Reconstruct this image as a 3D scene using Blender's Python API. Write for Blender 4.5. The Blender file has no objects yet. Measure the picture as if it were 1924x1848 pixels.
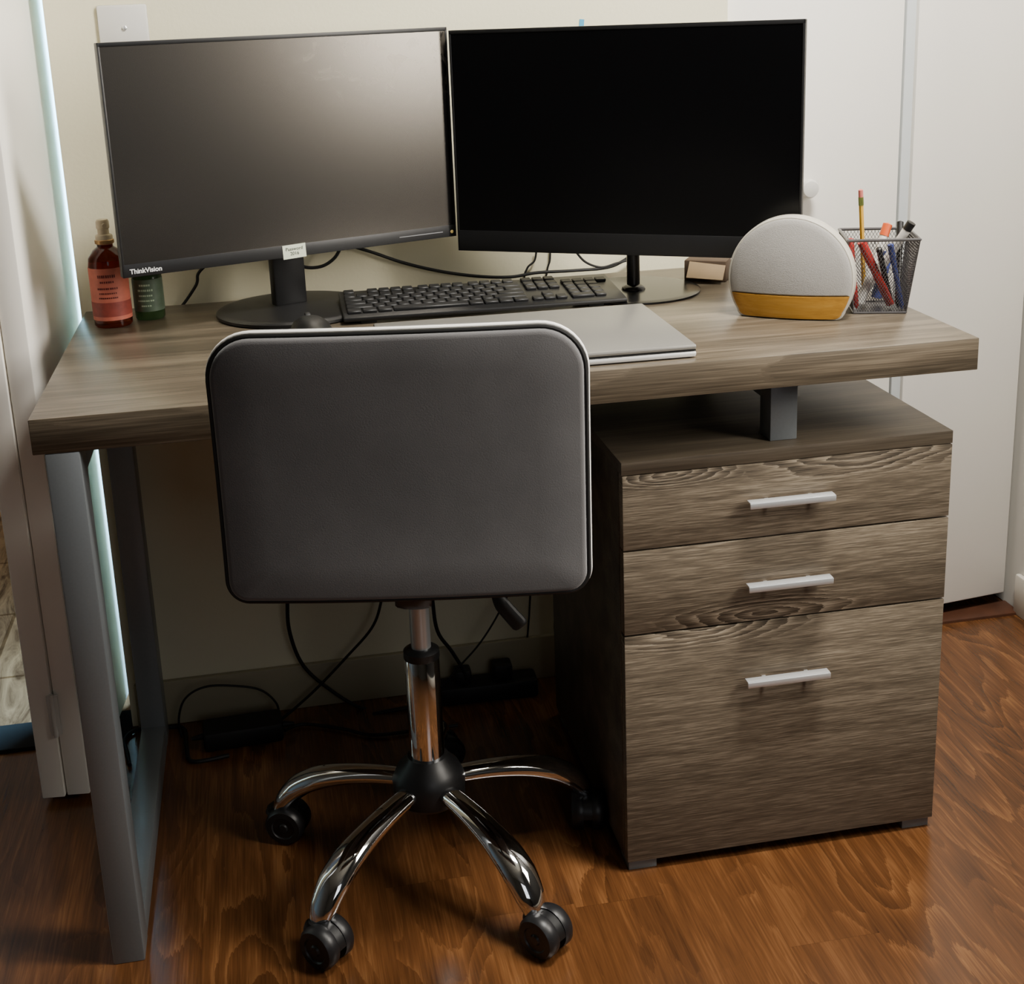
import bpy, bmesh, math, random
from mathutils import Vector, Matrix
random.seed(7)
PI=math.pi
SC=bpy.context.scene; COL=SC.collection
# ------------------------------------------------------------------ camera
CX,CY,CZ=.2915,-1.5907,1.2135; YAW,PIT,ROL,FPX=.1770,.2716,.0385,2512.73; PPX,PPY=-10.73,-212.09
Fv=Vector((math.sin(YAW)*math.cos(PIT),math.cos(YAW)*math.cos(PIT),-math.sin(PIT)))
r0=Vector((math.cos(YAW),-math.sin(YAW),0)); u0=r0.cross(Fv)
Rv=r0*math.cos(ROL)-u0*math.sin(ROL); Uv=u0*math.cos(ROL)+r0*math.sin(ROL)
cam=bpy.data.cameras.new('camera'); co=bpy.data.objects.new('camera',cam); COL.objects.link(co)
M=Matrix((Rv,Uv,-Fv)).transposed().to_4x4(); M.translation=Vector((CX,CY,CZ)); co.matrix_world=M
cam.sensor_fit='HORIZONTAL'; cam.sensor_width=36; cam.lens=FPX/1924*36
cam.shift_x=-PPX/1924; cam.shift_y=PPY/1924; cam.clip_start=.01
SC.camera=co
def at(px,py,ax,val):      # a point of the real place from where it is seen in the photograph
    d=Fv+Rv*((px-962-PPX)/FPX)-Uv*((py-924-PPY)/FPX)
    i='xyz'.index(ax); c=Vector((CX,CY,CZ)); return c+d*((val-c[i])/d[i])
# ------------------------------------------------------------------ materials
def newmat(name):
    m=bpy.data.materials.new(name); m.use_nodes=True; nt=m.node_tree
    return m,nt,nt.nodes['Principled BSDF']
def setp(b,**k):
    for n,v in k.items():
        n={'spec':'Specular IOR Level','rough':'Roughness','metal':'Metallic','trans':'Transmission Weight','coat':'Coat Weight','sheen':'Sheen Weight','emis':'Emission Strength','sss':'Subsurface Weight'}.get(n,n)
        b.inputs[n].default_value=v
def srgb(r,g,b):
    f=lambda c:(c/255/12.92) if c<=10 else ((c/255+.055)/1.055)**2.4
    return (f(r),f(g),f(b),1)
def plain(name,col,rough=.5,metal=0,var=.06,scale=30,bump=0,bscale=200,stretch=(1,1,1),**k):
    m,nt,b=newmat(name); N=nt.nodes; L=nt.links
    tc=N.new('ShaderNodeTexCoord'); mp=N.new('ShaderNodeMapping'); mp.inputs['Scale'].default_value=stretch
    L.new(tc.outputs['Object'],mp.inputs[0])
    no=N.new('ShaderNodeTexNoise'); no.inputs['Scale'].default_value=scale; no.inputs['Detail'].default_value=4
    L.new(mp.outputs[0],no.inputs[0])
    rp=N.new('ShaderNodeValToRGB'); c=Vector(col[:3])
    rp.color_ramp.elements[0].position=.3; rp.color_ramp.elements[1].position=.7
    rp.color_ramp.elements[0].color=(*(c*(1-var)),1); rp.color_ramp.elements[1].color=(*(c*(1+var)),1)
    L.new(no.outputs[0],rp.inputs[0]); L.new(rp.outputs[0],b.inputs['Base Color'])
    setp(b,rough=rough,metal=metal,**k)
    if bump:
        n2=N.new('ShaderNodeTexNoise'); n2.inputs['Scale'].default_value=bscale; L.new(mp.outputs[0],n2.inputs[0])
        bp=N.new('ShaderNodeBump'); bp.inputs['Strength'].default_value=bump; bp.inputs['Distance'].default_value=.002
        L.new(n2.outputs[0],bp.inputs['Height']); L.new(bp.outputs[0],b.inputs['Normal'])
    return m
def mth(nt,op,a,b=None,c=None):
    n=nt.nodes.new('ShaderNodeMath'); n.operation=op
    for i,v in enumerate((a,b,c)):
        if v is None: continue
        if isinstance(v,(int,float)): n.inputs[i].default_value=v
        else: nt.links.new(v,n.inputs[i])
    return n.outputs[0]
def wood(name,cols,off=(0,0,0),sc=(1.3,8,8),fib=(7,420,420),rings=11,rough=.45,ringamt=.45,fibamt=.5,planks=None,bump=.15,spec=.4,bandamt=.75,msk0=.42,plamt=.12,seamamt=.2,bsc=None,base=.45,dist=.3,mskmin=.1,ell=None,ellamt=6,rg=.5):
    m,nt,b=newmat(name); N=nt.nodes; L=nt.links
    tc=N.new('ShaderNodeTexCoord'); src=tc.outputs['Object']; pl=None
    if planks:
        pw,plen=planks
        sp=N.new('ShaderNodeSeparateXYZ'); L.new(src,sp.inputs[0])
        ix=mth(nt,'FLOOR',mth(nt,'DIVIDE',sp.outputs[0],pw))
        wn=N.new('ShaderNodeTexWhiteNoise'); wn.noise_dimensions='1D'; L.new(ix,wn.inputs['W'])
        yy=mth(nt,'ADD',mth(nt,'DIVIDE',sp.outputs[1],plen),mth(nt,'MULTIPLY',wn.outputs[0],3.7))
        iy=mth(nt,'FLOOR',yy)
        w2=N.new('ShaderNodeTexWhiteNoise'); w2.noise_dimensions='2D'
        cb=N.new('ShaderNodeCombineXYZ'); L.new(ix,cb.inputs[0]); L.new(iy,cb.inputs[1]); L.new(cb.outputs[0],w2.inputs['Vector'])
        pl=w2.outputs['Value']
        fx=mth(nt,'FRACT',mth(nt,'DIVIDE',sp.outputs[0],pw)); fy=mth(nt,'FRACT',yy)
        ex=mth(nt,'MINIMUM',fx,mth(nt,'SUBTRACT',1,fx)); ey=mth(nt,'MINIMUM',fy,mth(nt,'SUBTRACT',1,fy))
        seam=mth(nt,'MAXIMUM',mth(nt,'LESS_THAN',ex,.0007/pw),mth(nt,'LESS_THAN',ey,.0007/plen))
        ad=N.new('ShaderNodeVectorMath'); ad.operation='ADD'; cc=N.new('ShaderNodeCombineXYZ')
        L.new(mth(nt,'MULTIPLY',pl,7.),cc.inputs[0]); L.new(mth(nt,'MULTIPLY',pl,13.),cc.inputs[1]); L.new(mth(nt,'MULTIPLY',pl,5.),cc.inputs[2])
        L.new(src,ad.inputs[0]); L.new(cc.outputs[0],ad.inputs[1]); src=ad.outputs[0]
    def noise(scale,detail,dist=0,rg=.5):
        mp=N.new('ShaderNodeMapping'); mp.inputs['Scale'].default_value=scale; mp.inputs['Location'].default_value=off; L.new(src,mp.inputs[0])
        n=N.new('ShaderNodeTexNoise'); n.inputs['Scale'].default_value=1; n.inputs['Detail'].default_value=detail; n.inputs['Roughness'].default_value=rg
        n.inputs['Distortion'].default_value=dist; L.new(mp.outputs[0],n.inputs[0]); return n.outputs[0]
    a=noise(sc,2,.3,.3)
    f=noise(fib,3,0,.6)
    band=noise(bsc or tuple(s*1.7 for s in sc),5,dist,rg)
    ph=mth(nt,'ADD',mth(nt,'MULTIPLY',a,rings),mth(nt,'MULTIPLY',f,.5))
    msk=noise(tuple(s*.6+.1 for s in sc),1)
    msk=mth(nt,'MULTIPLY',mth(nt,'SUBTRACT',msk,msk0),5.); msk=mth(nt,'MINIMUM',mth(nt,'MAXIMUM',msk,mskmin),1)
    if ell:       # cathedral figures of the veneer: nested arches around given spots of the board
        s3=N.new('ShaderNodeSeparateXYZ'); L.new(tc.outputs['Object'],s3.inputs[0]); E=None
        for cx_,cz_,rx_,rz_ in ell:
            dx=mth(nt,'DIVIDE',mth(nt,'SUBTRACT',s3.outputs[0],cx_-.61),rx_); dz=mth(nt,'DIVIDE',mth(nt,'SUBTRACT',s3.outputs[2],cz_),rz_)
            e_=mth(nt,'SUBTRACT',1,mth(nt,'POWER',mth(nt,'ADD',mth(nt,'MULTIPLY',dx,dx),mth(nt,'MULTIPLY',dz,dz)),.5))
            E=e_ if E is None else mth(nt,'MAXIMUM',E,e_)
        E=mth(nt,'MAXIMUM',E,0)
        msk=mth(nt,'MINIMUM',mth(nt,'ADD',mth(nt,'MULTIPLY',E,2.5),mskmin),1)
        a2=noise(tuple(s*2.2 for s in sc),3,.4,.5)
        ph=mth(nt,'ADD',mth(nt,'ADD',mth(nt,'MULTIPLY',a,rings),mth(nt,'MULTIPLY',f,.45)),mth(nt,'MULTIPLY',E,ellamt))
        ph=mth(nt,'ADD',ph,mth(nt,'MULTIPLY',a2,2.2))
    ring=mth(nt,'FRACT',ph)
    ring=mth(nt,'POWER',ring,1.6)
    v=mth(nt,'ADD',mth(nt,'MULTIPLY',mth(nt,'MULTIPLY',mth(nt,'SUBTRACT',ring,.45),msk),ringamt),mth(nt,'MULTIPLY',mth(nt,'SUBTRACT',f,.5),fibamt))
    v=mth(nt,'ADD',v,mth(nt,'MULTIPLY',mth(nt,'SUBTRACT',band,.5),bandamt))
    v=mth(nt,'ADD',v,base)
    if pl is not None: v=mth(nt,'ADD',v,mth(nt,'MULTIPLY',mth(nt,'SUBTRACT',pl,.5),plamt))
    rp=N.new('ShaderNodeValToRGB'); e=rp.color_ramp.elements
    e[0].position=.08; e[0].color=cols[0]; e[1].position=.85; e[1].color=cols[-1]
    if len(cols)==3: x=e.new(.45); x.color=cols[1]
    L.new(v,rp.inputs[0]); colout=rp.outputs[0]
    if pl is not None:
        mx=N.new('ShaderNodeMix'); mx.data_type='RGBA'; L.new(mth(nt,'MULTIPLY',seam,seamamt),mx.inputs[0]); L.new(colout,mx.inputs[6]); mx.inputs[7].default_value=(.01,.004,.002,1); colout=mx.outputs[2]
    L.new(colout,b.inputs['Base Color']); setp(b,rough=rough,spec=spec)
    bp=N.new('ShaderNodeBump'); bp.inputs['Strength'].default_value=bump; bp.inputs['Distance'].default_value=.0006
    L.new(v,bp.inputs['Height']); L.new(bp.outputs[0],b.inputs['Normal'])
    return m
TAU=[srgb(56,49,40),srgb(108,97,82),srgb(164,151,131)]
MW_top=wood('taupe_wood_top',[srgb(38,32,26),srgb(84,75,62),srgb(126,114,97)],(3.1,1.7,.4),sc=(1.6,14,14),rings=6,ringamt=.15,rough=.33,bsc=(1.3,28,28),fibamt=.85,bandamt=1.0,spec=.5,rg=.6,base=.45)
MW_body=wood('taupe_wood_body',[srgb(40,34,28),srgb(80,71,59),srgb(114,103,88)],(7.1,.7,2.4),sc=(1.6,14,14),rings=6,ringamt=.15,bandamt=1.0,fibamt=.7)
EL=dict(upper=((1.07,.612,.20,.046),(.80,.604,.12,.024)),middle=((.93,.386,.17,.034),),lower=((.84,.378,.20,.042),))
MW_dr=[wood('taupe_wood_drawer_%s'%w,TAU,o,sc=(3.0,5,20),rings=5,ringamt=.60,bsc=(2.2,5,64),fib=(26,420,700),fibamt=1.1,bandamt=.45,mskmin=.04,ell=EL[w],bump=.3,rg=.6,base=.46) for w,o in (('upper',(1.3,0,4.1)),('middle',(5.6,0,9.2)),('lower',(2.2,0,7.9)))]
M_floor=wood('brown_laminate',[srgb(44,25,13),srgb(94,59,32),srgb(146,101,60)],(0,0,0),sc=(11,2.6,1),fib=(320,9,1),rings=10,ringamt=.24,fibamt=.45,rough=.22,planks=(.128,1.21),bump=.04,spec=.5,bandamt=.6,msk0=.38,bsc=(24,3.0,1),dist=.9,plamt=.05,rg=.5,base=.42,seamamt=.15)
M_wall=plain('cream_paint',srgb(222,216,186),.75,var=.02,scale=4,bump=.12,bscale=150)
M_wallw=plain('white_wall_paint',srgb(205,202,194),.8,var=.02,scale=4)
M_wallr=plain('bounce_cutting_dark_wall',srgb(50,47,43),.85,var=.03,scale=4)  # unseen room walls made dark on purpose, to cut bounce and screen glare
M_white=plain('white_door_paint',srgb(243,239,230),.5,var=.015,scale=3,bump=.05,bscale=60)
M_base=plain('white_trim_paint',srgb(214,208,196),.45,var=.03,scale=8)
M_basec=plain('shaded_cream_trim',srgb(160,152,126),.5,var=.03,scale=8)  # cream lowered in tone: shade under the desk put into the colour
M_bluetrim=plain('pale_blue_grey_trim',srgb(208,213,214),.5,var=.02)
M_ceil=plain('ceiling_paint',srgb(110,107,100),.9,var=.02)
M_grey=plain('grey_powder_coat',srgb(118,123,126),.38,metal=.3,var=.03,scale=300)
M_silver=plain('brushed_aluminium',srgb(212,214,216),.32,metal=.6,var=.03,scale=200,stretch=(1,20,20))
M_chrome=plain('chrome',srgb(232,234,236),.05,metal=1,var=.01)
M_satin=plain('satin_steel',srgb(176,178,180),.3,metal=.75,var=.02)
M_black=plain('black_plastic',srgb(17,17,18),.42,var=.1,scale=60)
M_blackg=plain('black_gloss_plastic',srgb(13,13,14),.22,var=.1)
M_rub=plain('black_rubber',srgb(9,9,9),.6,var=.1)
M_wheel=plain('dark_grey_plastic',srgb(26,26,28),.4,var=.05)
M_vel=plain('grey_velvet',srgb(88,87,88),.95,var=.18,scale=7,bump=.12,bscale=900,sheen=.3,spec=.2)
M_piping=plain('white_piping',srgb(238,236,231),.4,var=.02)
M_laptop=plain('laptop_grey_metal',srgb(134,132,127),.36,metal=.3,var=.02,scale=400)
M_laptops=plain('laptop_silver_edge',srgb(215,215,213),.3,metal=.4,var=.02)
M_key=plain('key_plastic',srgb(16,16,17),.55,var=.08)
M_fab=plain('pale_grey_fabric',srgb(150,147,142),.85,var=.04,scale=600,bump=.3,bscale=900)
M_shell=plain('cream_plastic',srgb(186,181,168),.45,var=.02)
M_ywood=wood('honey_wood',[srgb(130,88,28),srgb(172,124,42),srgb(188,144,66)],(1,2,3),sc=(4,40,40),rings=4,ringamt=.2,rough=.45)
M_mesh=plain('grey_wire',srgb(92,90,91),.35,metal=.6,var=.1)
M_pink=plain('pink_label',srgb(192,104,84),.55,var=.1,scale=90)
M_pinkd=plain('rose_label_band',srgb(140,60,50),.55,var=.15,scale=120)
M_paper=plain('paper_note',srgb(205,212,190),.8,var=.03)
M_ink=plain('pen_ink',srgb(40,48,50),.8)
M_txt=plain('printed_white',srgb(225,225,225),.5)
M_txtg=plain('printed_grey',srgb(120,120,122),.5)
M_yel=plain('pencil_yellow',srgb(205,160,50),.45,var=.05)
M_eras=plain('pink_eraser',srgb(190,105,95),.8,var=.06)
M_green=plain('green_label',srgb(74,90,72),.5,var=.2,scale=60)
M_red=plain('red_plastic',srgb(160,28,24),.4)
M_orange=plain('orange_cap_plastic',srgb(205,88,40),.4)
M_wplas=plain('white_plastic',srgb(208,206,200),.4,var=.02)
M_capc=plain('frosted_cap_plastic',srgb(206,192,164),.35,var=.04)
M_blue=plain('blue_plastic',srgb(52,64,128),.5)
M_tape=plain('blue_tape',srgb(60,150,190),.6)
M_tan=plain('brown_cardboard',srgb(70,54,38),.8,var=.12,scale=40)
M_tanl=plain('tan_cardboard_flap',srgb(132,112,84),.8,var=.05,scale=40)
M_brown=plain('dark_threshold_wood',srgb(70,40,24),.5,var=.2,scale=30)
M_sill=plain('dark_slate_sill',srgb(34,33,32),.9,var=.12,scale=20,spec=.05)
def glassy(name,col,rough=.08):
    m,nt,b=newmat(name); setp(b,rough=rough,trans=.85); b.inputs['IOR'].default_value=1.3
    N=nt.nodes; no=N.new('ShaderNodeTexNoise'); no.inputs['Scale'].default_value=12; rp=N.new('ShaderNodeValToRGB')
    c=Vector(col[:3]); rp.color_ramp.elements[0].color=(*(c*.85),1); rp.color_ramp.elements[1].color=(*c,1)
    nt.links.new(no.outputs[0],rp.inputs[0]); nt.links.new(rp.outputs[0],b.inputs['Base Color']); return m
M_amber=glassy('amber_plastic',srgb(110,40,22)); M_ggreen=glassy('green_plastic',srgb(70,98,66))
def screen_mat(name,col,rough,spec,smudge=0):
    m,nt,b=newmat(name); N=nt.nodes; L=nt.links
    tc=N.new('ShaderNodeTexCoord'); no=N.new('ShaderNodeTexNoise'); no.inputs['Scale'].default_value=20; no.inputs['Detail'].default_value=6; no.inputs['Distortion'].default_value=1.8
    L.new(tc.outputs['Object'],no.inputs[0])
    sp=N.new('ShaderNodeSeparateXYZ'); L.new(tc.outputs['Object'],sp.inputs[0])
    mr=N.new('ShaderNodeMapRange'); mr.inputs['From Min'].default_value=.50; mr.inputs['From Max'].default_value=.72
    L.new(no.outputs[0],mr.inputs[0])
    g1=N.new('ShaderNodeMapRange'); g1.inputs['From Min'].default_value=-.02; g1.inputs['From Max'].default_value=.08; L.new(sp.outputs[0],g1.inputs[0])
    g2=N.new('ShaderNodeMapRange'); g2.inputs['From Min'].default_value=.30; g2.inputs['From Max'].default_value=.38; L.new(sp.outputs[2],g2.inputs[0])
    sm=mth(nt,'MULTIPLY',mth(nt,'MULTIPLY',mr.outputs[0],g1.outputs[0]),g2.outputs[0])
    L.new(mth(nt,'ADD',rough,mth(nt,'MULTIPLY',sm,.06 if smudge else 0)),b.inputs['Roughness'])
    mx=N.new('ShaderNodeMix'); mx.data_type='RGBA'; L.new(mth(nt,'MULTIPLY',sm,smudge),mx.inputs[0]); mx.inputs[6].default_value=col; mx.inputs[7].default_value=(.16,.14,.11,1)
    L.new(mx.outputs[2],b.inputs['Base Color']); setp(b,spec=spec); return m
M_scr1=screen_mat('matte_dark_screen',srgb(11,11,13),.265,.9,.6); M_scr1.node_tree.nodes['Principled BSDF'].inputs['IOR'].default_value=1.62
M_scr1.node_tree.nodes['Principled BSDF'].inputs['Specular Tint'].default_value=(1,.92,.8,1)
M_scr2=screen_mat('black_screen',srgb(4,4,5),.28,.3)
def stone():
    m,nt,b=newmat('mosaic_stone'); N=nt.nodes; L=nt.links
    tc=N.new('ShaderNodeTexCoord'); mp=N.new('ShaderNodeMapping'); mp.inputs['Scale'].default_value=(20,5,1); mp.inputs['Rotation'].default_value=(0,0,.5); L.new(tc.outputs['Object'],mp.inputs[0])
    no=N.new('ShaderNodeTexNoise'); no.inputs['Scale'].default_value=1.; no.inputs['Detail'].default_value=8; no.inputs['Roughness'].default_value=.65; no.inputs['Distortion'].default_value=1.5; L.new(mp.outputs[0],no.inputs[0])
    br=N.new('ShaderNodeTexBrick'); br.inputs['Scale'].default_value=1; br.inputs['Brick Width'].default_value=.3; br.inputs['Row Height'].default_value=.3; br.inputs['Mortar Size'].default_value=.004
    br.inputs['Color1'].default_value=(.8,.8,.8,1); br.inputs['Color2'].default_value=(.65,.65,.65,1); br.inputs['Mortar'].default_value=(.4,.36,.3,1); L.new(tc.outputs['Object'],br.inputs[0])
    rp=N.new('ShaderNodeValToRGB'); rp.color_ramp.elements[0].position=.36; rp.color_ramp.elements[0].color=srgb(84,54,34); rp.color_ramp.elements[1].position=.66; rp.color_ramp.elements[1].color=srgb(168,122,86); L.new(no.outputs[0],rp.inputs[0])
    mx=N.new('ShaderNodeMix'); mx.data_type='RGBA'; mx.blend_type='MULTIPLY'; mx.inputs[0].default_value=1; L.new(rp.outputs[0],mx.inputs[6]); L.new(br.outputs[0],mx.inputs[7])
    L.new(mx.outputs[2],b.inputs['Base Color']); setp(b,rough=.9,spec=.05); return m
M_stone=stone()
# ------------------------------------------------------------------ mesh helpers
class MB:
    def __init__(s): s.bm=bmesh.new()
    def _add(s,b2,mat=None):
        if mat is not None: b2.transform(mat)
        me=bpy.data.meshes.new('tmp'); b2.to_mesh(me); b2.free(); s.bm.from_mesh(me); bpy.data.meshes.remove(me); return s
    def box(s,c,d,bev=.0,rot=None,seg=2):
        b=bmesh.new(); bmesh.ops.create_cube(b,size=1); b.transform(Matrix.Diagonal((*d,1)))
        if bev>0: bmesh.ops.bevel(b,geom=list(b.edges),offset=bev,segments=seg,profile=.5,affect='EDGES')
        m=Matrix.Translation(c)
        if rot is not None: m=m@rot
        return s._add(b,m)
    def b2(s,x0,x1,y0,y1,z0,z1,bev=0): return s.box(((x0+x1)/2,(y0+y1)/2,(z0+z1)/2),(abs(x1-x0),abs(y1-y0),abs(z1-z0)),bev)
    def loops(s,Ls,close=True,cap=True):
        b=bmesh.new(); V=[[b.verts.new(p) for p in l] for l in Ls]; n=len(Ls[0])
        for a,c in zip(V,V[1:]):
            for i in range(n if close else n-1):
                j=(i+1)%n; b.faces.new((a[i],a[j],c[j],c[i]))
        if cap: b.faces.new(list(reversed(V[0]))); b.faces.new(V[-1])
        bmesh.ops.recalc_face_normals(b,faces=b.faces); return s._add(b)
    def lathe(s,prof,c=(0,0,0),rot=None,n=40):
        b=bmesh.new(); R=[]
        for r,z in prof:
            if r<1e-6: R.append([b.verts.new((0,0,z))])
            else: R.append([b.verts.new((r*math.cos(2*PI*i/n),r*math.sin(2*PI*i/n),z)) for i in range(n)])
        for A,B in zip(R,R[1:]):
            for i in range(n):
                j=(i+1)%n
                if len(A)==1 and len(B)==1: continue
                if len(A)==1: b.faces.new((A[0],B[j],B[i]))
                elif len(B)==1: b.faces.new((A[i],A[j],B[0]))
                else: b.faces.new((A[i],A[j],B[j],B[i]))
        for E in (R[0],R[-1]):
            if len(E)>1: b.faces.new(E)
        bmesh.ops.recalc_face_normals(b,faces=b.faces)
        m=Matrix.Translation(c)
        if rot is not None: m=m@rot
        return s._add(b,m)
    def cyl(s,p,q,r,n=20,r2=None):
        p=Vector(p);q=Vector(q);d=q-p; rot=d.to_track_quat('Z','Y').to_matrix().to_4x4()
        return s.lathe([(r,0),(r if r2 is None else r2,d.length)],p,rot,n)
    def tube(s,pts,r,n=10,smooth=6,flat=1.,closed=False,upref=None):
        P=[Vector(p) for p in pts]; rs=r if isinstance(r,(list,tuple)) else [r]*len(P)
        if smooth>1:
            Q=[];RR=[];m=len(P)
            rng=range(m if closed else m-1)
            for i in rng:
                g=lambda k:(P[k%m] if closed else P[min(max(k,0),m-1)]); a,b,c,d=g(i-1),g(i),g(i+1),g(i+2)
                for t in range(smooth):
                    t/=smooth; Q.append(.5*((2*b)+(c-a)*t+(2*a-5*b+4*c-d)*t*t+(3*b-a-3*c+d)*t**3)); RR.append(rs[i]*(1-t)+rs[(i+1)%m]*t)
            if not closed: Q.append(P[-1]); RR.append(rs[-1])
            P,rs=Q,RR
        m=len(P); Ls=[]; nrm=None
        for i in range(m):
            T=((P[(i+1)%m] if closed or i<m-1 else P[i])-(P[i-1] if closed or i>0 else P[i])).normalized()
            if upref is not None: nrm=(Vector(upref)-T*T.dot(Vector(upref))).normalized()
            elif nrm is None: nrm=T.orthogonal().normalized()
            else:
                nrm=(nrm-T*T.dot(nrm)); nrm=nrm.normalized() if nrm.length>1e-6 else T.orthogonal().normalized()
            B=T.cross(nrm)
            Ls.append([P[i]+(nrm*math.cos(2*PI*k/n)*flat+B*math.sin(2*PI*k/n))*rs[i] for k in range(n)])
        if closed: Ls.append(Ls[0]); return s.loops(Ls,cap=False)
        return s.loops(Ls)
    def prism(s,poly,y0,y1,bev=0):     # polygon in xz, extruded along y
        b=bmesh.new(); A=[b.verts.new((x,y0,z)) for x,z in poly]; f=b.faces.new(A)
        g=bmesh.ops.extrude_face_region(b,geom=[f]); bmesh.ops.translate(b,verts=[v for v in g['geom'] if isinstance(v,bmesh.types.BMVert)],vec=(0,y1-y0,0))
        bmesh.ops.recalc_face_normals(b,faces=b.faces)
        return s._add(b)
    def xf(s,m): s.bm.transform(m); return s
    def build(s,name,mat,parent=None,ang=38):
        me=bpy.data.meshes.new(name); bmesh.ops.remove_doubles(s.bm,verts=s.bm.verts,dist=1e-6); s.bm.to_mesh(me); s.bm.free()
        me.materials.append(mat); me.polygons.foreach_set('use_smooth',[True]*len(me.polygons)); me.set_sharp_from_angle(angle=math.radians(ang))
        o=bpy.data.objects.new(name,me); COL.objects.link(o)
        if parent: o.parent=parent
        return o
def thing(name,label,cat,loc=(0,0,0),rz=0,group=None):
    o=bpy.data.objects.new(name,None); COL.objects.link(o); o.location=loc; o.rotation_euler=(0,0,rz); o.empty_display_size=.05
    o['label']=label; o['category']=cat
    if group:o['group']=group
    return o
def tag(o,label,cat,group=None):
    o['label']=label;o['category']=cat
    if group:o['group']=group
    return o
def struct(o): o['kind']='structure'; return o
def textmesh(name,body,size,mat,parent,loc,rot,bold=False):
    cu=bpy.data.curves.new('t','FONT'); cu.body=body; cu.size=size; cu.extrude=.0001; cu.align_x='CENTER'; cu.align_y='CENTER'
    if bold: cu.offset=size*.02
    t=bpy.data.objects.new('t',cu); COL.objects.link(t); bpy.context.view_layer.update()
    me=bpy.data.meshes.new_from_object(t.evaluated_get(bpy.context.evaluated_depsgraph_get())); bpy.data.objects.remove(t)
    me.transform(Matrix.Translation(loc)@rot); me.materials.clear(); me.materials.append(mat)
    o=bpy.data.objects.new(name,me); COL.objects.link(o); o.parent=parent; return o
RX=lambda a:Matrix.Rotation(a,4,'X'); RY=lambda a:Matrix.Rotation(a,4,'Y'); RZ=lambda a:Matrix.Rotation(a,4,'Z')
# ------------------------------------------------------------------ room
YW=.64; XR=1.722; ZC=2.5
struct(MB().b2(-1.8,XR+.1,-3.2,YW+.03,-.05,0).build('floor',M_floor))
struct(MB().b2(-1.8,XR+.1,-3.2,YW+.12,ZC,ZC+.08).build('ceiling',M_ceil))
struct(MB().b2(-.011,1.094,YW,YW+.1,0,ZC).b2(-1.8,-.011,YW,YW+.1,2.06,ZC).b2(1.094,XR,YW,YW+.1,2.06,ZC).b2(-1.8,-.95,YW,YW+.1,0,2.06).build('wall_back',M_wall))
WY0,WY1,WZ0,WZ1=-.98,-.42,1.04,2.1
# right wall: white beside the closet; unseen rest darkened to cut screen glare
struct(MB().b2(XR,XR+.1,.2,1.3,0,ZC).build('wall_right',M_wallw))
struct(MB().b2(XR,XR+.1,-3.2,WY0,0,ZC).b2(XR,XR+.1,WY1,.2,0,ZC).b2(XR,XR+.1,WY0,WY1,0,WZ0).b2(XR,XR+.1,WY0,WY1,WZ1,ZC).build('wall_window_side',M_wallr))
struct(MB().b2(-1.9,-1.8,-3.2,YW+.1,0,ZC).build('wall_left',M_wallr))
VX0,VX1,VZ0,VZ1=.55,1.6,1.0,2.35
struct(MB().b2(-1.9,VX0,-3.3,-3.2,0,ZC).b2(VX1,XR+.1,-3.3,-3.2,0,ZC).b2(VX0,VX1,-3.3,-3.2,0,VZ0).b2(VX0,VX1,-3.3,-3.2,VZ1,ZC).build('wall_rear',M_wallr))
struct(MB().b2(VX0-.05,VX0,-3.25,-3.19,VZ0-.05,VZ1+.05,.003).b2(VX1,VX1+.05,-3.25,-3.19,VZ0-.05,VZ1+.05,.003).b2(VX0,VX1,-3.25,-3.19,VZ1,VZ1+.05,.003).b2(VX0-.06,VX1+.06,-3.25,-3.17,VZ0-.03,VZ0,.003).b2(VX0,VX1,-3.24,-3.21,1.66,1.69,.003).build('window_2',M_base))
struct(MB().b2(XR-.01,XR+.05,WY0-.05,WY0,WZ0-.05,WZ1+.05,.003).b2(XR-.01,XR+.05,WY1,WY1+.05,WZ0-.05,WZ1+.05,.003).b2(XR-.01,XR+.05,WY0,WY1,WZ1,WZ1+.05,.003).b2(XR-.03,XR+.05,WY0-.06,WY1+.06,WZ0-.03,WZ0,.003).b2(XR+.01,XR+.04,WY0,WY1,1.56,1.59,.003).build('window_1',M_base))
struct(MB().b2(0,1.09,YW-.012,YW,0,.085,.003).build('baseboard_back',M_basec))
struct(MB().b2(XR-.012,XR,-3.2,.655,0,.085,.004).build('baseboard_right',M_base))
# closet with bifold leaves
struct(MB().b2(1.0,XR+.05,1.25,1.3,0,ZC).b2(.98,1.0,.74,1.25,0,ZC).build('wall_closet',M_wallw))
struct(MB().b2(1.0,XR,.67,1.25,-.05,-.002).build('floor_closet',M_floor))
struct(MB().b2(1.094,XR-.002,.642,.70,-.01,.006,.002).build('trim_1',M_brown))
d1=struct(MB().b2(1.097,1.424,.655,.688,.02,2.04,.003).build('door_1',M_white))
k=MB().lathe([(0,0),(.009,0),(.008,.010),(.014,.016),(.017,.024),(.014,.031),(0,.034)],(1.245,.655,.884),RX(PI/2),28).build('door_knob',M_wplas,d1)
struct(MB().b2(1.4265,1.445,.653,.69,.0,2.04,.002).build('trim_2',M_bluetrim))
L2=MB().b2(0,.262,0,.033,.03,2.04,.003); a=math.atan2(.035,.265)
d2=struct(L2.xf(Matrix.Translation((1.449,.652,0))@RZ(a)).build('door_2',M_white))
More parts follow.
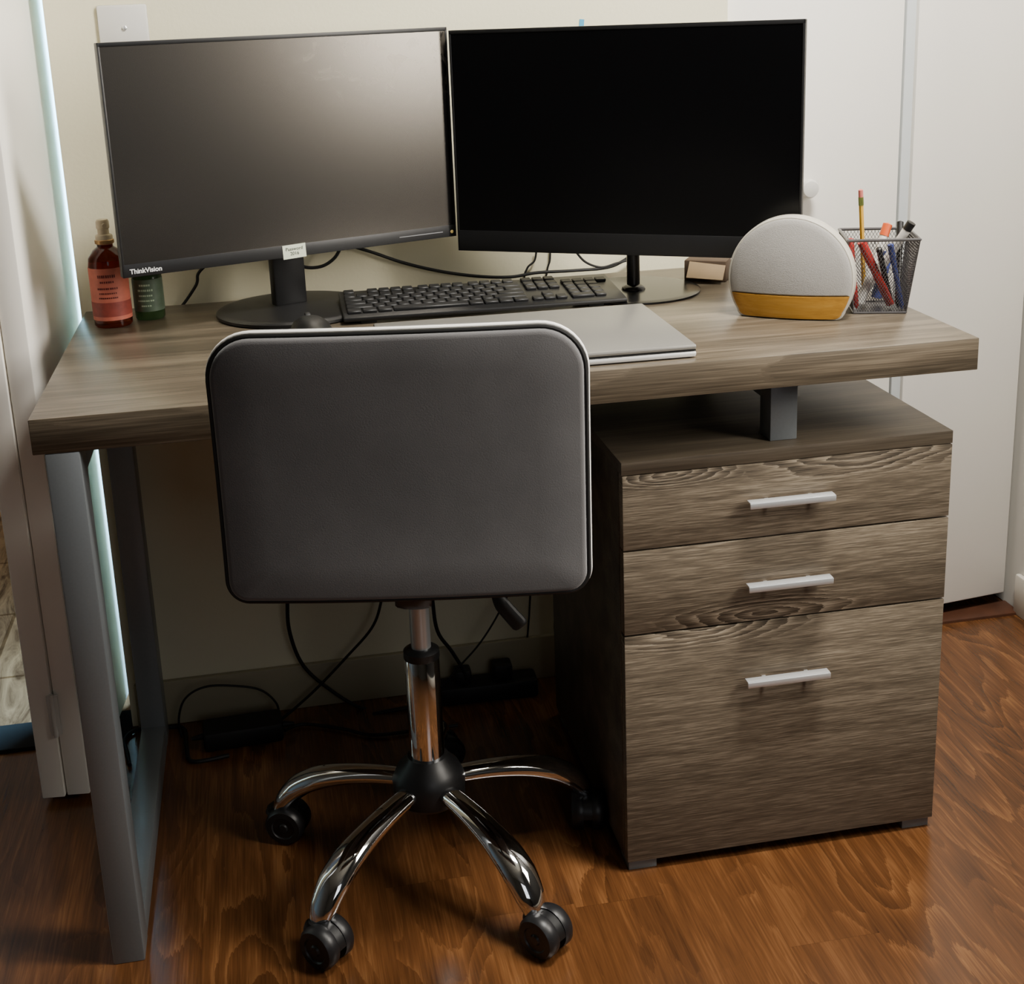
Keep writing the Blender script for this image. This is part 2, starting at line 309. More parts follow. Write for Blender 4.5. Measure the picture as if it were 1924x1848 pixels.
# folded bifold door at the doorway on the left
ang=-math.atan2(.036,.335)
def leaf(xr,name):
    m=MB().b2(-.036,0,0,.337,.012,2.03,.002).xf(Matrix.Translation((xr,.415,0))@RZ(ang)); return struct(m.build(name,M_white))
lb=leaf(-.060,'door_3'); la=leaf(-.0985,'door_4')
for z in (.16,1.9): MB().b2(-.106,-.089,.4115,.4155,z-.035,z+.035,.001).cyl((-.0978,.411,z-.037),(-.0978,.411,z+.037),.0035,12).build('hinge',M_wplas,lb)
struct(MB().b2(-.95,-.011,.60,.69,-.01,.008,.003).build('trim_3',M_sill))
struct(MB().b2(-2.5,2.6,.69,4.2,-.05,-.003).build('floor_next_room',M_stone))
struct(MB().b2(-2.5,.0,4.2,4.3,0,ZC).b2(-2.6,-2.5,.6,4.3,0,ZC).build('wall_next_room',M_wallw))
# ------------------------------------------------------------------ desk
H=.7638;T=.0442
desk=thing('desk','taupe wood-grain desk with grey metal loop leg and three-drawer pedestal','desk',(.61,.3,0))
O=Matrix.Translation((-.61,-.3,0))
def dp(mb,name,mat,par=None): return mb.xf(O).build(name,mat,par or desk)
dp(MB().b2(0,1.22,0,.6125,H-T,H,.0012),'desktop',MW_top)
lx0,lx1=.0134,.0541
dp(MB().b2(lx0,lx1,.0,.05,.0,H-T,.002),'leg',M_grey)
dp(MB().b2(lx0,lx1,.555,.605,.0,H-T,.002),'leg',M_grey)
dp(MB().b2(lx0+.0005,lx1-.0005,.05,.555,.0005,.04,.002),'bottom_rail',M_grey)
dp(MB().b2(lx0+.0005,lx1-.0005,.05,.555,H-T-.04,H-T,.002),'top_rail',M_grey)
cx0,cx1,cy=.7308,1.206,.0276
dp(MB().b2(cx0,cx1,cy+.020,.49,.0167,.610,.0008).b2(cx0,cx1,cy+.0015,.495,.6080,.6262,.0008),'pedestal',MW_body)
for (z0,z1,hz),mt in zip(((.5012,.6070,.555),(.3762,.4985,.433),(.0172,.3735,.288)),MW_dr):
    dr=dp(MB().b2(cx0+.001,cx1-.001,cy,cy+.0185,z0,z1,.0008),'drawer',mt)
    hx0,hx1=.9035,1.0265
    m=MB().b2(hx0,hx1,cy-.0205,cy-.018,hz-.0052,hz+.0032,.0009).b2(hx0+.0003,hx1-.0003,cy-.0185,cy-.006,hz+.0022,hz+.0040,.0008)
    for x in (hx0+.03,hx1-.03): m.b2(x-.003,x+.003,cy-.018,cy,hz-.003,hz+.002,.0008)
    dp(m,'handle',M_silver,dr)
for x in (cx0+.004,cx1-.046):
    for y in (cy+.006,.43): dp(MB().b2(x,x+.042,y,y+.042,0,.0167,.001),'foot',M_grey)
px0,px1=.950,.989
dp(MB().b2(px0,px1,.058,.098,.6262,H-T,.0015),'support_post',M_grey)
dp(MB().b2(px0,px1,.42,.46,.6262,H-T,.0015),'support_post',M_grey)
dp(MB().b2(px0+.0005,px1-.0005,.098,.42,H-T-.040,H-T,.0015),'support_rail',M_grey)
# ------------------------------------------------------------------ monitors
def monitor(label,loc,yaw,w,h,zc,chin,side,scr,colw,flatcol,baser,bcy,topb=.006):
    t=thing('monitor',label,'monitor',(loc[0],loc[1],H),yaw); zb=zc-h/2-H; zt=zc+h/2-H
    MB().b2(-w/2,w/2,.0015,.016,zb,zt,.0015).b2(-w/2+.04,w/2-.04,.014,.034,zb+.03,zt-.05,.008).b2(-.11,.11,.03,.05,zb+.07,zb+.24,.008).build('housing',M_black,t)
    m=MB(); m.b2(-w/2,w/2,-.001,.002,zb,zb+chin,.0006).b2(-w/2,w/2,-.001,.002,zt-topb,zt,.0006).b2(-w/2,-w/2+side,-.001,.002,zb,zt,.0006).b2(w/2-side,w/2,-.001,.002,zb,zt,.0006).build('bezel',M_black,t)
    MB().b2(-w/2+side-.001,w/2-side+.001,-.0002,.0018,zb+chin-.001,zt-topb+.001).build('screen',scr,t)
    hs=1. if flatcol else .55
    if flatcol: MB().b2(-colw/2,colw/2,.052,.075,.008,zb+.2,.004).box((0,.045,zb+.15),(.07,.025,.07),.004).build('stand_column',M_black,t)
    else: MB().cyl((0,.066,.004),(0,.066,zb+.18),colw/2,24).lathe([(.02,.004),(.018,.010),(.012,.014)],(0,.066,0)).box((0,.055,zb+.15),(.06,.03,.06),.004).build('stand_column',M_blackg,t)
    MB().lathe([(r,z*hs) for r,z in [(0,0),(baser-.003,0),(baser,.002),(baser,.006),(baser-.004,.0085),(baser*.9,.0095),(0,.0105)]],(0,bcy,0),None,72).build('stand_base',M_blackg if not flatcol else M_black,t)
    return t,zb,zt
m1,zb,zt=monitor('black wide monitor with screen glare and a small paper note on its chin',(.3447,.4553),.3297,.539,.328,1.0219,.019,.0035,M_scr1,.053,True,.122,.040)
RF=RX(PI/2)
nt_=MB().box((-.009,-.0016,zb+.0085),(.037,.0006,.021),0,RY(-.03)).build('paper_note',M_paper,m1)
textmesh('handwriting','Password\n2016',.0072,M_ink,nt_,(-.009,-.0022,zb+.009),RY(-.03)@RF)
textmesh('lettering','ThinkVision',.0098,M_txt,m1,(-.236,-.0013,zb+.008),RF,True)
MB().b2(.168,.245,-.0014,-.0008,zb+.0085,zb+.0098).build('button_strip',M_txtg,m1)
MB().lathe([(0,0),(.0028,0),(.0022,.0012),(0,.0014)],(.2615,-.001,zb+.008),RX(PI/2),16).build('power_button',plain('amber_light_plastic',srgb(230,200,120),.3),m1)
m2,zb2,zt2=monitor('plain black wide monitor angled behind the round lamp, right of the pair',(.8341,.3864),-.5384,.545,.344,1.0087,.033,.0035,M_scr2,.021,False,.105,.075)
# ------------------------------------------------------------------ office chair
def rrect(w,h,rt,rb,inset=0,n=10):
    w2=w/2-inset; h2=h/2-inset; rt=max(rt-inset,.002); rb=max(rb-inset,.002); P=[]
    for cx,cz,r,a0 in ((w2-rt,h2-rt,rt,0),(-w2+rt,h2-rt,rt,PI/2),(-w2+rb,-h2+rb,rb,PI),(w2-rb,-h2+rb,rb,1.5*PI)):
        for i in range(n+1):
            a=a0+PI/2*i/n; P.append((cx+r*math.cos(a),cz+r*math.sin(a)))
    Q=[]
    for i,(x,z) in enumerate(P):
        Q.append((x,z)); x2,z2=P[(i+1)%len(P)]
        if i%(n+1)==n:
            for j in range(1,9): Q.append((x+(x2-x)*j/9,z+(z2-z)*j/9))
    return Q
chair=thing('office_chair','armless swivel chair with grey velvet back, white piping and chrome star base','office chair',(.4618,.1282,0),-.192)
CB=Vector((.4225,-.1740,.7239)); inv=(Matrix.Translation((.4618,.1282,0))@RZ(-.192)).inverted()
cb=inv@CB; cb.z=CB.z
W_,H_=.416,.311
def bend(x,z,y):
    return Vector((cb.x+x*(1+.012*z/.31),cb.y+y+.22*x*x-.20*z*z+z*.03,cb.z+z))
def ring(inset,y): return [bend(x,z,y) for x,z in rrect(W_,H_,.052,.025,inset)]
def filled(Ls,extra,y_end):
    cen=rrect(W_,H_,.052,.025,extra); out=list(Ls)
    for s in (.8,.55,.3,.1): out.append([bend(x*s,z*s,y_end) for x,z in cen])
    return out
MB().loops(filled([ring(.0030,-.006),ring(.003,-.012),ring(.0040,-.0152),ring(.0058,-.0166),ring(.009,-.0174)],.018,-.0177)).build('backrest_rear_panel',M_vel,chair)
MB().loops(filled([ring(.0035,-.006),ring(.001,.006),ring(.0005,.02),ring(.006,.034),ring(.02,.042)],.03,.044)).build('backrest_pad',M_vel,chair)
MB().tube(ring(.0006,-.0085),.0030,8,1,closed=True).build('black_welt',M_rub,chair)
MB().tube(ring(-.0004,-.002),.0036,8,1,closed=True).build('piping',M_piping,chair)
sz=.565
def sring(inset,z): return [Vector((x,y-.005,z)) for x,y in rrect(.42,.40,.07,.06,inset)]
MB().loops([sring(.02,sz-.03),sring(.004,sz-.022),sring(0,sz-.005),sring(.003,sz+.012),sring(.015,sz+.024),sring(.05,sz+.030),sring(.12,sz+.033)]).build('seat',M_vel,chair)
MB().tube(sring(-.001,sz-.008),.0035,8,1,closed=True).build('seat_piping',M_piping,chair)
MB().box((0,-.01,sz-.04),(.17,.19,.02),.004).box((0,-.0,sz-.052),(.09,.14,.03),.008).build('seat_plate',M_black,chair)
MB().tube([(cb.x,cb.y+.048,cb.z+.03),(cb.x,cb.y+.05,cb.z-.09),(cb.x*.9,cb.y+.056,sz-.035),(cb.x*.6,cb.y+.11,sz-.043),(0,-.08,sz-.044)],.022,12,6,flat=.22,upref=(0,.7,.7)).build('back_bracket',M_black,chair)
gl=MB().lathe([(.0250,.160),(.0250,.330),(.024,.332)],n=40).build('gas_lift',M_chrome,chair)
MB().lathe([(.0142,.32),(.0142,.505)],n=32).build('piston',M_satin,gl)
MB().lathe([(.0254,.331),(.0258,.332),(.0256,.342),(.020,.346),(.0155,.347)],n=32).build('collar',M_black,gl)
MB().lathe([(0,.098),(.03,.098),(.042,.103),(.052,.112),(.053,.140),(.045,.157),(.035,.167),(.029,.176),(.0252,.176)],n=48).build('base_hub',M_black,chair)
ph=-.1608+.192
for i in range(5):
    a=ph-PI/2-PI/5+i*2*PI/5
    Rm=RZ(a)
    pts=[(.040,0,.133),(.09,0,.130),(.14,0,.122),(.180,0,.110),(.212,0,.092),(.234,0,.069),(.246,0,.048)]
    rr=[.0160,.018,.0205,.0235,.0245,.0215,.0150]
    MB().tube(pts,rr,20,6,flat=.70,upref=(.35,0,1)).xf(Rm).build('leg',M_chrome,chair)
    hx=.248
    sw={0:-.6,1:-.7,2:-1.6,3:.4,4:-.2}[i]
    base=Rm@Vector((hx,0,0)); X=Matrix.Translation(base)@RZ(sw)
    c=MB().cyl((0,0,.040),(0,0,.056),.0125,18).lathe([(.017,.042),(.020,.045),(.018,.051)]).xf(X).build('caster',M_black,chair)
    hood=[(.014+.0285*math.cos(t),.028+.0285*math.sin(t)) for t in [PI*(.02+.96*j/14) for j in range(15)]]
    ho=[(x,z) for x,z in hood]+[(.014+(x-.014)*.8,.028+(z-.028)*.8) for x,z in reversed(hood)]
    MB().prism(ho,-.007,.007).xf(X).build('caster_hood',M_black,c)
    for s in (-1,1):
        wprof=[(0,.001),(.0288,.001),(.0298,.004),(.0298,.014),(.026,.019),(.018,.0195),(.0165,.0175),(.008,.0175),(.006,.020),(0,.0205)]
        wprof=[(r,z+.0055) for r,z in wprof]
        MB().lathe(wprof,(.014,0,.0298),RX(-PI/2*s),32).xf(X).build('wheel',M_wheel,c)
lev=inv@at(930,1112,'y',.10); lv2=inv@at(944,1136,'y',.09); lv3=inv@at(976,1172,'y',.08)
MB().tube([(.04,0,sz-.05),(.09,-.005,sz-.055),lev,lv2],.004,8,5).build('lever_rod',M_rub,chair)
MB().tube([lev,lv2,lv3,lv3+(lv3-lv2)*.12],[.008,.014,.015,.007],14,5,flat=.6).build('lever',M_rub,chair)
# ------------------------------------------------------------------ laptop, keyboard, mouse
lap=thing('laptop','closed silver laptop lying on the desk behind the chair back','laptop',(.6345,.1545,H),-.014)
MB().b2(-.2,.2,-.131,.131,.0015,.0095,.003).build('base',M_laptops,lap)
MB().b2(-.199,.199,-.130,.130,.0098,.0112).build('screen_seal',M_rub,lap)
MB().b2(-.2,.2,-.131,.131,.0113,.0185,.0028).build('lid',M_laptop,lap)
for x in(-.16,.16):
    for y in(-.1,.1): MB().b2(x-.015,x+.015,y-.004,y+.004,0,.002,.0005).build('rubber_foot',M_rub,lap)
kb=thing('keyboard','black full-size keyboard behind the closed laptop','keyboard',(.618,.434,H),-.02)
KT=Matrix.Translation((0,0,.013))@RX(.075)
MB().b2(-.218,.218,-.074,.074,-.003,.004,.003).xf(KT).build('case',M_black,kb)
for x in(-.18,.17):
    MB().b2(x-.012,x+.012,-.066,-.056,0,.0075,.0008).build('foot',M_rub,kb); MB().b2(x-.01,x+.01,.055,.062,.0 if x<0 else .006,.0165,.0008).build('foot',M_rub,kb)
U=.0187; rows=[]
rows.append([(0,1)]+[(2+i+(.35*(i//4)),1) for i in range(12)]+[(15.3+i,1) for i in range(3)])
rows.append([(i,1) for i in range(13)]+[(13,2)]+[(15.3+i,1) for i in range(3)]+[(18.6+i,1) for i in range(4)])
rows.append([(0,1.5)]+[(1.5+i,1) for i in range(12)]+[(13.5,1.5)]+[(15.3+i,1) for i in range(3)]+[(18.6+i,1) for i in range(3)])
rows.append([(0,1.75)]+[(1.75+i,1) for i in range(11)]+[(12.75,2.25)]+[(18.6+i,1) for i in range(3)])
rows.append([(0,2.25)]+[(2.25+i,1) for i in range(10)]+[(12.25,2.75)]+[(16.3,1)]+[(18.6+i,1) for i in range(3)])
rows.append([(0,1.25),(1.25,1.25),(2.5,1.25),(3.75,6.25),(10,1.25),(11.25,1.25),(12.5,1.25),(13.75,1.25)]+[(15.3+i,1) for i in range(3)]+[(18.6,2),(20.6,1)])
cache={}; rest=MB(); nk=0
for ri,row in enumerate(rows):
    y=.0585-ri*U*1.07-(.004 if ri else 0)
    for x,wk in row:
        xc=-.2115+(x+wk/2)*U*.995
        d=(wk*U-.0024,U-.0020,.0045)
        if nk>=100: rest.box((xc,y,.0060),d,.0012,None,1)
        elif wk not in cache:
            ob=MB().box((0,0,0),d,.0012,None,1).xf(KT@Matrix.Translation((xc,y,.0060))).build('key',M_key,kb)
            cache[wk]=(ob.data,xc,y)
        else:
            me,x0,y0=cache[wk]; o=bpy.data.objects.new('key',me); COL.objects.link(o); o.parent=kb
            o.location=KT.to_3x3()@Vector((xc-x0,y-y0,0))
        nk+=1
o=rest.xf(KT).build('keys',M_key,kb); o['kind']='stuff'
mouse=thing('computer_mouse','black mouse on the desk between left monitor base and chair','mouse',(.348,.285,H),.1)
Ls=[]
for zf,s in ((0,.92),(.006,1),(.016,.97),(.026,.8),(.032,.55),(.0345,.25)):
    Ls.append([Vector((.031*s*math.cos(t),.054*s*math.sin(t),zf)) for t in [2*PI*i/36 for i in range(36)]])
MB().loops(Ls).build('body',M_black,mouse)
MB().lathe([(.0,-.0035),(.008,-.0035),(.009,0),(.008,.0035),(0,.0035)],(0,.03,.0275),RY(PI/2),20).build('scroll_wheel',M_rub,mouse)
# ------------------------------------------------------------------ bottles
bt=thing('pump_bottle','amber pump bottle with coral pink label at the left end of the desk','bottle',(.055,.498,H))
MB().lathe([(0,0),(.026,0),(.0285,.003),(.0285,.095),(.027,.106),(.019,.117),(.012,.122),(.0115,.130),(0,.130)],n=48).build('bottle_body',M_amber,bt)
MB().lathe([(.0288,.012),(.0290,.012),(.0290,.092),(.0288,.092)],n=48).build('label_wrap',M_pink,bt)
MB().lathe([(.0291,.018),(.0293,.018),(.0293,.040),(.0291,.040)],n=48).build('label_band',M_pinkd,bt)
MB().lathe([(.0125,.126),(.013,.128),(.013,.138),(.012,.140),(.0085,.141),(.0085,.149),(.010,.150),(.010,.160),(.008,.163),(0,.163)],n=32).cyl((0,0,.155),(.004,-.014,.155),.003,12).build('pump_cap',M_capc,bt)
MB().lathe([(.0135,.1265),(.0145,.1275),(.0145,.132),(.0135,.133)],n=32).build('gold_collar',plain('gold_metal',srgb(170,136,92),.4,metal=.7),bt)
def printed(par,mat,R_,ctr,rowsz):
    m=MB()
    for wd_,z,hh_ in rowsz:
        nseg=max(3,int(wd_/.003)); x=0
        for i in range(nseg):
            t0=ctr+(i-nseg/2)/nseg*wd_/R_; t1=t0+wd_/nseg/R_*random.uniform(.55,.9)
            A=[Vector((R_*math.cos(t),R_*math.sin(t),z+dz)) for t,dz in ((t0,0),(t1,0),(t1,hh_),(t0,hh_))]
            m.loops([A,[Vector((p.x*1.006,p.y*1.006,p.z)) for p in A]])
    m.build('label_print',mat,par)
printed(bt,plain('dark_rose_print',srgb(96,26,22),.6),.02935,-PI/2,((.028,.078,.0045),(.022,.070,.003),(.032,.060,.003),(.028,.053,.0022),(.030,.046,.0022)))
gb=thing('green_bottle','small green bottle standing beside the amber pump bottle','bottle',(.108,.53,H))
MB().lathe([(0,0),(.021,0),(.023,.003),(.023,.075),(.021,.084),(.013,.09),(.012,.096),(0,.096)],n=40).build('bottle_body',M_ggreen,gb)
MB().lathe([(.0232,.014),(.0234,.014),(.0234,.064),(.0232,.064)],n=40).build('label_wrap',M_green,gb)
printed(gb,plain('pale_green_print',srgb(160,178,150),.6),.0236,-PI/2-.1,((.018,.054,.003),(.024,.046,.003),(.022,.038,.0024),(.026,.030,.0024),(.016,.022,.0024)))
MB().lathe([(.014,.091),(.0145,.093),(.0145,.112),(.013,.114),(0,.114)],n=32).build('cap',M_wplas,gb)
# ------------------------------------------------------------------ round bedside lamp
dev=thing('sunrise_lamp','round cream bedside light with honey wood lower band beside the pen cup','lamp',(1.0275,.188,H),-.575)
R_=.0900; zc=.0575
def disc(r,z0,z1,n=40):
    def arc(a0,a1,k): return [(r*math.cos(a0+(a1-a0)*i/k),zc+r*math.sin(a0+(a1-a0)*i/k)) for i in range(k+1)]
    if z1>=zc+r:
        ab=math.asin(max(-1,(z0-zc)/r)); P=arc(ab,PI-ab,n)
    else:
        at_=math.asin((z1-zc)/r); P=[(r*math.cos(at_)*(1-2*j/20),z1) for j in range(1,20)]
        ab=math.asin((z0+.010-zc)/r)
        left=arc(PI-at_,PI-ab,8); xl,zl=left[-1]
        cor=[(xl+.012*(1-math.cos(q))*1.0,z0+.010*(1-math.sin(q))) for q in [PI/2*j/5 for j in range(1,6)]]
        right=[(-x,z) for x,z in reversed(left+cor)]
        P=P+left+cor; x0=P[-1][0]
        return P+[(x0*(1-2*j/20),z0) for j in range(1,20)]+right
    x0,zz=P[-1]; x1,_=P[0]
    return P+[(x0+(x1-x0)*j/20,zz) for j in range(1,20)]
def plate(mb,r,z0,z1,y1):
    A=disc(r,z0,z1); cz=sum(z for _,z in A)/len(A)
    bul=lambda x,z:-.014*max(0,1-((x*x+(z-zc)**2)/r**2))
    L=[[Vector((x,y1,z)) for x,z in A],[Vector((x,bul(x,z)+.004,z)) for x,z in A]]
    for kk in (.985,.95,.85,.7,.5,.3,.12):
        L.append([Vector((x*kk,bul(x*kk,cz+(z-cz)*kk)+(.0015 if kk>.98 else 0)+.001,cz+(z-cz)*kk)) for x,z in A])
    return mb.loops(L)
BZ=.036
plate(MB(),R_-.0022,BZ+.0003,1,.02).build('fabric_face',M_fab,dev)
plate(MB(),R_-.0022,.0015,BZ,.02).build('wood_band',M_ywood,dev)
m=MB()
def shellring(r):
    P=[]; ab=math.asin((.010-zc)/r); n=56
    for i in range(n+1):
        t=ab+(PI-2*ab)*i/n; P.append((r*math.cos(t),zc+r*math.sin(t)))
    xl,zl=P[-1]; cor=[(xl+.012*(1-math.cos(q)),.010*(1-math.sin(q))) for q in [PI/2*j/5 for j in range(1,6)]]
    return P+cor+[(-x,z) for x,z in reversed(cor)]
A=shellring(R_)
L=[[Vector((x*k,y,max(0,zc+(z-zc)*k))) for x,z in A] for k,y in ((.985,.003),(1,.0045),(1.004,.008),(1.004,.026),(.97,.036),(.88,.043),(.5,.045))]
m.loops(L).build('shell',M_shell,dev)
# ------------------------------------------------------------------ pen cup and pens
CO=Vector((1.172,.209,H)); CR=RZ(-.30)
cup=thing('pen_cup','grey wire mesh pen cup full of pens at the right end of the desk','pen cup',CO,-.30)
hb,ht,hh=.037,.050,.108
def cpt(side,u,v):
    h=hb+(ht-hb)*v; x,y=h*u,-h
    for _ in range(side): x,y=-y,x
    return Vector((x,y,.002+hh*v))
m=MB()
def wire(a,b,r=.00044):
    d=(b-a); n=d.orthogonal().normalized(); q=d.normalized().cross(n)
    m.loops([[p+(n*math.cos(2*PI*k/3)+q*math.sin(2*PI*k/3))*r for k in range(3)] for p in (a,b)])
for s_ in range(4):
    NW=10
    for dirn in (1,-1):
        for i in range(-NW*3,NW*3+1):
            u0_=i/NW; g=lambda v:u0_+dirn*1.6*v
            va=((-1-u0_)/(dirn*1.6)); vb=((1-u0_)/(dirn*1.6)); lo_=max(0,min(va,vb)); hi_=min(1,max(va,vb))
            if hi_-lo_>.02: wire(cpt(s_,g(lo_),lo_),cpt(s_,g(hi_),hi_))
m.build('wire_mesh',M_mesh,cup)
cor=[cpt(s_,-1,1) for s_ in range(4)]; cob=[cpt(s_,-1,0) for s_ in range(4)]
m=MB()
for P in (cor,cob):
    for i in range(4): m.cyl(P[i],P[(i+1)%4],.0022 if P is cor else .0015,8)
for i in range(4): m.cyl(cob[i],cor[i],.0009,6); m.lathe([(0,-.0022),(.0018,-.0013),(.0022,0),(.0018,.0013),(0,.0022)],cor[i],None,10)
m.build('rim',M_mesh,cup)
MB().b2(-hb,hb,-hb,hb,0,.002).build('bottom_plate',M_mesh,cup)
def pen(name,label,cat,pb,ptp,segs):
    a=CO+CR@Vector(pb); b=CO+CR@Vector(ptp); d=b-a; ln=d.length
    t=thing(name,label,cat,a); q=d.to_track_quat('Z','Y').to_matrix().to_4x4()
    for nm,mat,prof,n in segs: MB().lathe([(r,z*ln) for r,z in prof],(0,0,0),q,n).build(nm,mat,t)
    return t
pen('pencil','yellow pencil with pink eraser standing tall in the mesh cup','pencil',(-.014,.02,.004),(-.027,.006,.176),
    [('barrel',M_yel,[(0,.0),(.0036,.06),(.0036,.86)],6),('ferrule',plain('green_gold_ferrule',srgb(120,130,70),.35,metal=.7),[(.0038,.86),(.0038,.93)],16),('eraser',M_eras,[(.0035,.93),(.0034,.99),(0,1)],16)])
pen('marker','red marker leaning inside the mesh cup below the pencil','marker',(.018,-.016,.009),(-.028,-.022,.105),
    [('barrel',M_red,[(.0055,0),(.006,.02),(.006,.6)],16),('cap',M_red,[(.0066,.6),(.0068,.98),(0,1)],16)])
pen('marker','marker with orange cap poking over the cup rim','marker',(-.024,-.01,.009),(.016,.018,.124),
    [('barrel',M_wplas,[(.0055,0),(.006,.02),(.006,.84)],16),('cap',M_orange,[(.0068,.84),(.0070,.98),(0,1)],16)])
pen('marker','white marker with black end leaning over the right rim of the cup','marker',(-.02,.026,.009),(.046,-.004,.128),
    [('barrel',M_wplas,[(.0055,0),(.0062,.02),(.0062,.9)],16),('cap',M_black,[(.0066,.9),(.0068,.99),(0,1)],16)])
pen('pen','slim black pen beside the orange capped marker in the cup','pen',(.027,-.024,.006),(.036,.036,.124),
    [('barrel',M_blackg,[(.001,0),(.004,.06),(.0042,.8)],14),('cap',M_black,[(.0048,.7),(.005,.98),(0,1)],14)])
pen('pen','black pen crossing low inside the mesh cup','pen',(.022,.004,.006),(-.005,-.034,.098),
    [('barrel',M_black,[(.001,0),(.0042,.06),(.0042,.97),(0,1)],14)])
pen('pen','slim red pen standing at the left side of the mesh cup','pen',(-.032,-.030,.006),(-.040,.0,.106),
    [('barrel',M_red,[(.001,0),(.0036,.06),(.0038,.7)],14),('cap',M_red,[(.0044,.7),(.0046,.98),(0,1)],14)])
pen('pen','slim blue pen at the near face of the mesh cup','pen',(.032,-.033,.006),(.010,-.041,.104),
    [('barrel',M_blue,[(.001,0),(.0036,.06),(.0038,.7)],14),('cap',M_blue,[(.0044,.7),(.0046,.98),(0,1)],14)])
pen('highlighter','blue highlighter standing low inside the mesh cup','highlighter',(.004,.026,.010),(.020,.034,.078),
    [('barrel',M_blue,[(.0075,0),(.008,.03),(.008,.95),(.006,1)],16)])
# ------------------------------------------------------------------ things behind right monitor
bag=thing('cardboard_box','small brown folded cardboard piece with tan flap behind right monitor stand','cardboard',(1.012,.50,H),-.55)
MB().b2(-.035,.035,-.02,.02,0,.035,.002).build('box_body',M_tan,bag)
MB().box((.004,-.030,.0205),(.060,.034,.0015),.0004,RX(.75)@RY(.06)).build('flap',M_tanl,bag)
ad=thing('power_adapter','black power adapter lying behind the round lamp','adapter',(1.075,.43,H),-.2)
MB().b2(-.03,.03,-.02,.02,0,.028,.005).build('adapter_body',M_black,ad)
for x in (-.00525,.00525): MB().b2(x-.00075,x+.00075,-.034,-.02,.012,.018).build('prong',M_silver,ad)
wp=thing('wall_plate','white blank wall plate above the left monitor','wall plate',(.106,YW,1.198))
MB().b2(-.038,.038,-.006,0,-.046,.040,.0035).build('plate',M_wplas,wp)
MB().lathe([(.0035,0),(.0035,.002),(.002,.003),(0,.003)],(.002,-.006,.005),RX(PI/2),14).build('screw',M_silver,wp)
tp=at(1092,42,'y',YW-.001)
tag(MB().box((tp.x,YW-.0006,tp.z-.010),(.008,.0012,.030),0,RY(.1)).build('tape_strip',M_tape),'small strip of blue tape on the wall above right monitor','tape')
# ------------------------------------------------------------------ cords
def cord(label,pts,r=.0028,name='cable'):
    return tag(MB().tube(pts,r,8,7).build(name,M_rub),label,'cable')
A_=lambda px,py,y=.605:at(px,py,'y',y)
def Aw(L,y=.622): return [A_(x,yy,y) for x,yy in L]
cord('black cable sagging along the wall between the two monitors',Aw([(660,462),(700,474),(760,494),(830,510),(900,519),(960,520),(1010,512),(1080,508),(1150,500),(1200,470)],.626))
cord('short black cable looping below the left monitor chin',Aw([(545,470),(553,490),(575,502),(605,500),(628,485),(640,465)],.60))
cord('black cable arcing behind the keyboard under right monitor',Aw([(1080,470),(1100,492),(1130,502),(1160,494),(1185,490),(1195,505)],.60),.002)
cord('thin cable dropping behind the keyboard, left of right monitor stand',Aw([(1008,470),(1004,490),(990,505),(985,540),(990,700),(1000,1000),(985,1240)],.632)+[Vector((.66,.615,.03))],.0018)
cord('thin cable dropping straight beside the first behind keyboard',Aw([(1034,470),(1033,490),(1028,510),(1027,560),(1050,800),(1080,1100)],.636)+[Vector((.76,.62,.12)),Vector((.77,.60,.004))],.0016)
cord('black cable curling behind green bottle and left monitor',Aw([(385,500),(372,515),(366,540)],.6255)+[Vector((.13,.6255,.74)),Vector((.05,.6255,.70)),Vector((.034,.6215,.55)),Vector((.034,.6215,.2)),Vector((.034,.6205,.03)),Vector((.034,.6205,.006))],.0025)
cord('black cable hanging under desk, left of the chair column',Aw([(560,900),(545,1020),(540,1130),(545,1190),(570,1250),(620,1295),(680,1330),(740,1338)],.60),.0034)
cord('black cable hanging under desk crossing behind chair column',Aw([(735,950),(725,1060),(716,1130),(698,1180),(650,1235),(600,1288),(560,1325),(530,1350)],.590),.0026)
cord('black cable looping right of the chair column',Aw([(800,1000),(812,1120),(822,1185),(850,1225),(875,1270),(872,1308),(830,1325),(760,1330),(700,1342)],.575),.0034)
cord('thin black cable slanting down from the seat lever',Aw([(990,1000),(965,1090),(935,1155),(900,1210),(860,1255),(830,1290),(790,1322)],.555),.0018)
cord('thin cable arching over the power brick',Aw([(342,1385),(336,1350),(348,1312),(385,1290),(440,1288),(490,1296),(520,1322),(524,1352)],.58),.002)
cord('black cable lying on the floor around rear desk leg',[(.16,.49,.005),(.10,.485,.005),(.088,.53,.005),(.08,.60,.005),(.05,.612,.005),(.0,.617,.005),(-.02,.59,.005),(-.012,.54,.005),(-.005,.50,.005)],.0035)
cord('black cable trailing from power brick toward the column',[at(x,y,'z',.005) for x,y in [(535,1372),(570,1360),(640,1368),(700,1380),(780,1372),(860,1362)]],.003)
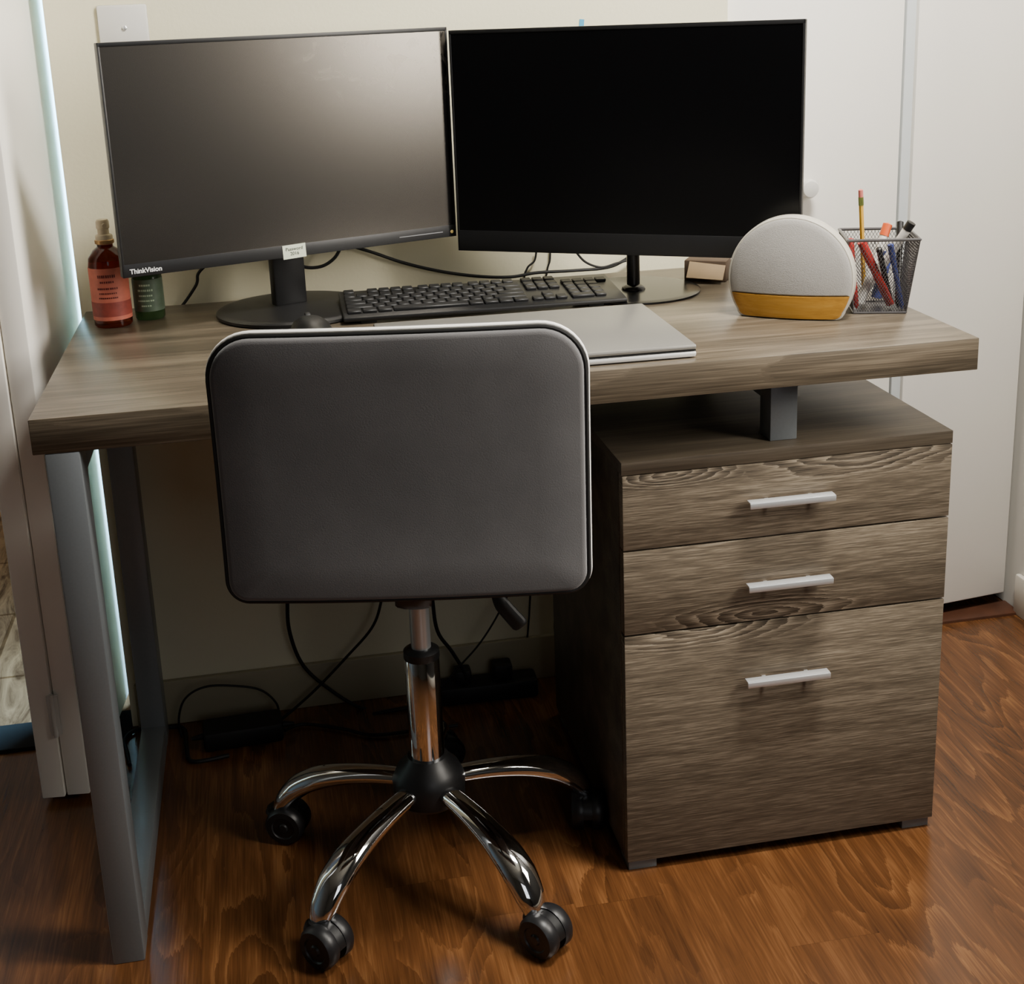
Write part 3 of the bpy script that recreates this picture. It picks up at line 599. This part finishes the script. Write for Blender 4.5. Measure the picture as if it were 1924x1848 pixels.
br=thing('power_brick','black power brick on the floor under the desk','power brick',(.185,.545,0),.05)
MB().b2(-.068,.068,-.03,.03,0,.036,.007).build('brick_body',M_rub,br)
MB().cyl((.066,0,.018),(.088,0,.016),.006,14,.003).build('strain_relief',M_rub,br)
MB().cyl((-.066,0,.018),(-.088,0,.016),.006,14,.003).build('strain_relief',M_rub,br)
ps=thing('power_strip','black power strip on the floor against wall beside the pedestal','power strip',(.625,.588,0),-.03)
MB().b2(-.09,.09,-.025,.025,0,.035,.006).build('strip_body',M_rub,ps)
MB().b2(-.06,-.03,-.016,.016,.034,.062,.005).build('plug',M_rub,ps)
MB().b2(.01,.045,-.017,.017,.034,.066,.005).build('plug',M_rub,ps)
# ------------------------------------------------------------------ lights
def area(name,loc,target,sx,sy,power,col,spread=180):
    l=bpy.data.lights.new(name,'AREA'); l.shape='RECTANGLE'; l.size=sx; l.size_y=sy; l.energy=power; l.color=col; l.spread=math.radians(spread)
    o=bpy.data.objects.new(name,l); COL.objects.link(o); o.location=loc
    o.rotation_euler=(Vector(target)-Vector(loc)).to_track_quat('-Z','Y').to_euler(); return o
# the area sits inside the window opening; its long side is vertical
wl=area('window_daylight',(XR+.09,-.70,1.57),(XR-1,-.70,1.57),.56,1.06,66,(1,.935,.84))
wl.rotation_euler=Matrix(((0,0,1),(1,0,0),(0,1,0))).to_euler()
area('rear_window_daylight',(1.08,-3.28,1.68),(1.08,-1,1.3),1.05,1.35,9,(.95,.96,1))
area('added_overhead_light',(1.18,-.24,2.47),(1.08,.50,.85),.5,.4,80,(1,.955,.88),150)  # added overhead source without a fixture; brightens desktop and closet, deepens shade below
area('next_room_daylight',(.55,1.25,1.4),(-.04,.69,.9),.5,1.2,60,(.32,.66,1),70)
area('next_room_window',(-1.6,2.6,2.2),(-.8,1.8,0),1.,1.,16,(1,.86,.74))
wd=bpy.data.worlds.new('world'); SC.world=wd; wd.use_nodes=True
bg=wd.node_tree.nodes['Background']; bg.inputs[0].default_value=(.75,.85,1,1); bg.inputs[1].default_value=.12
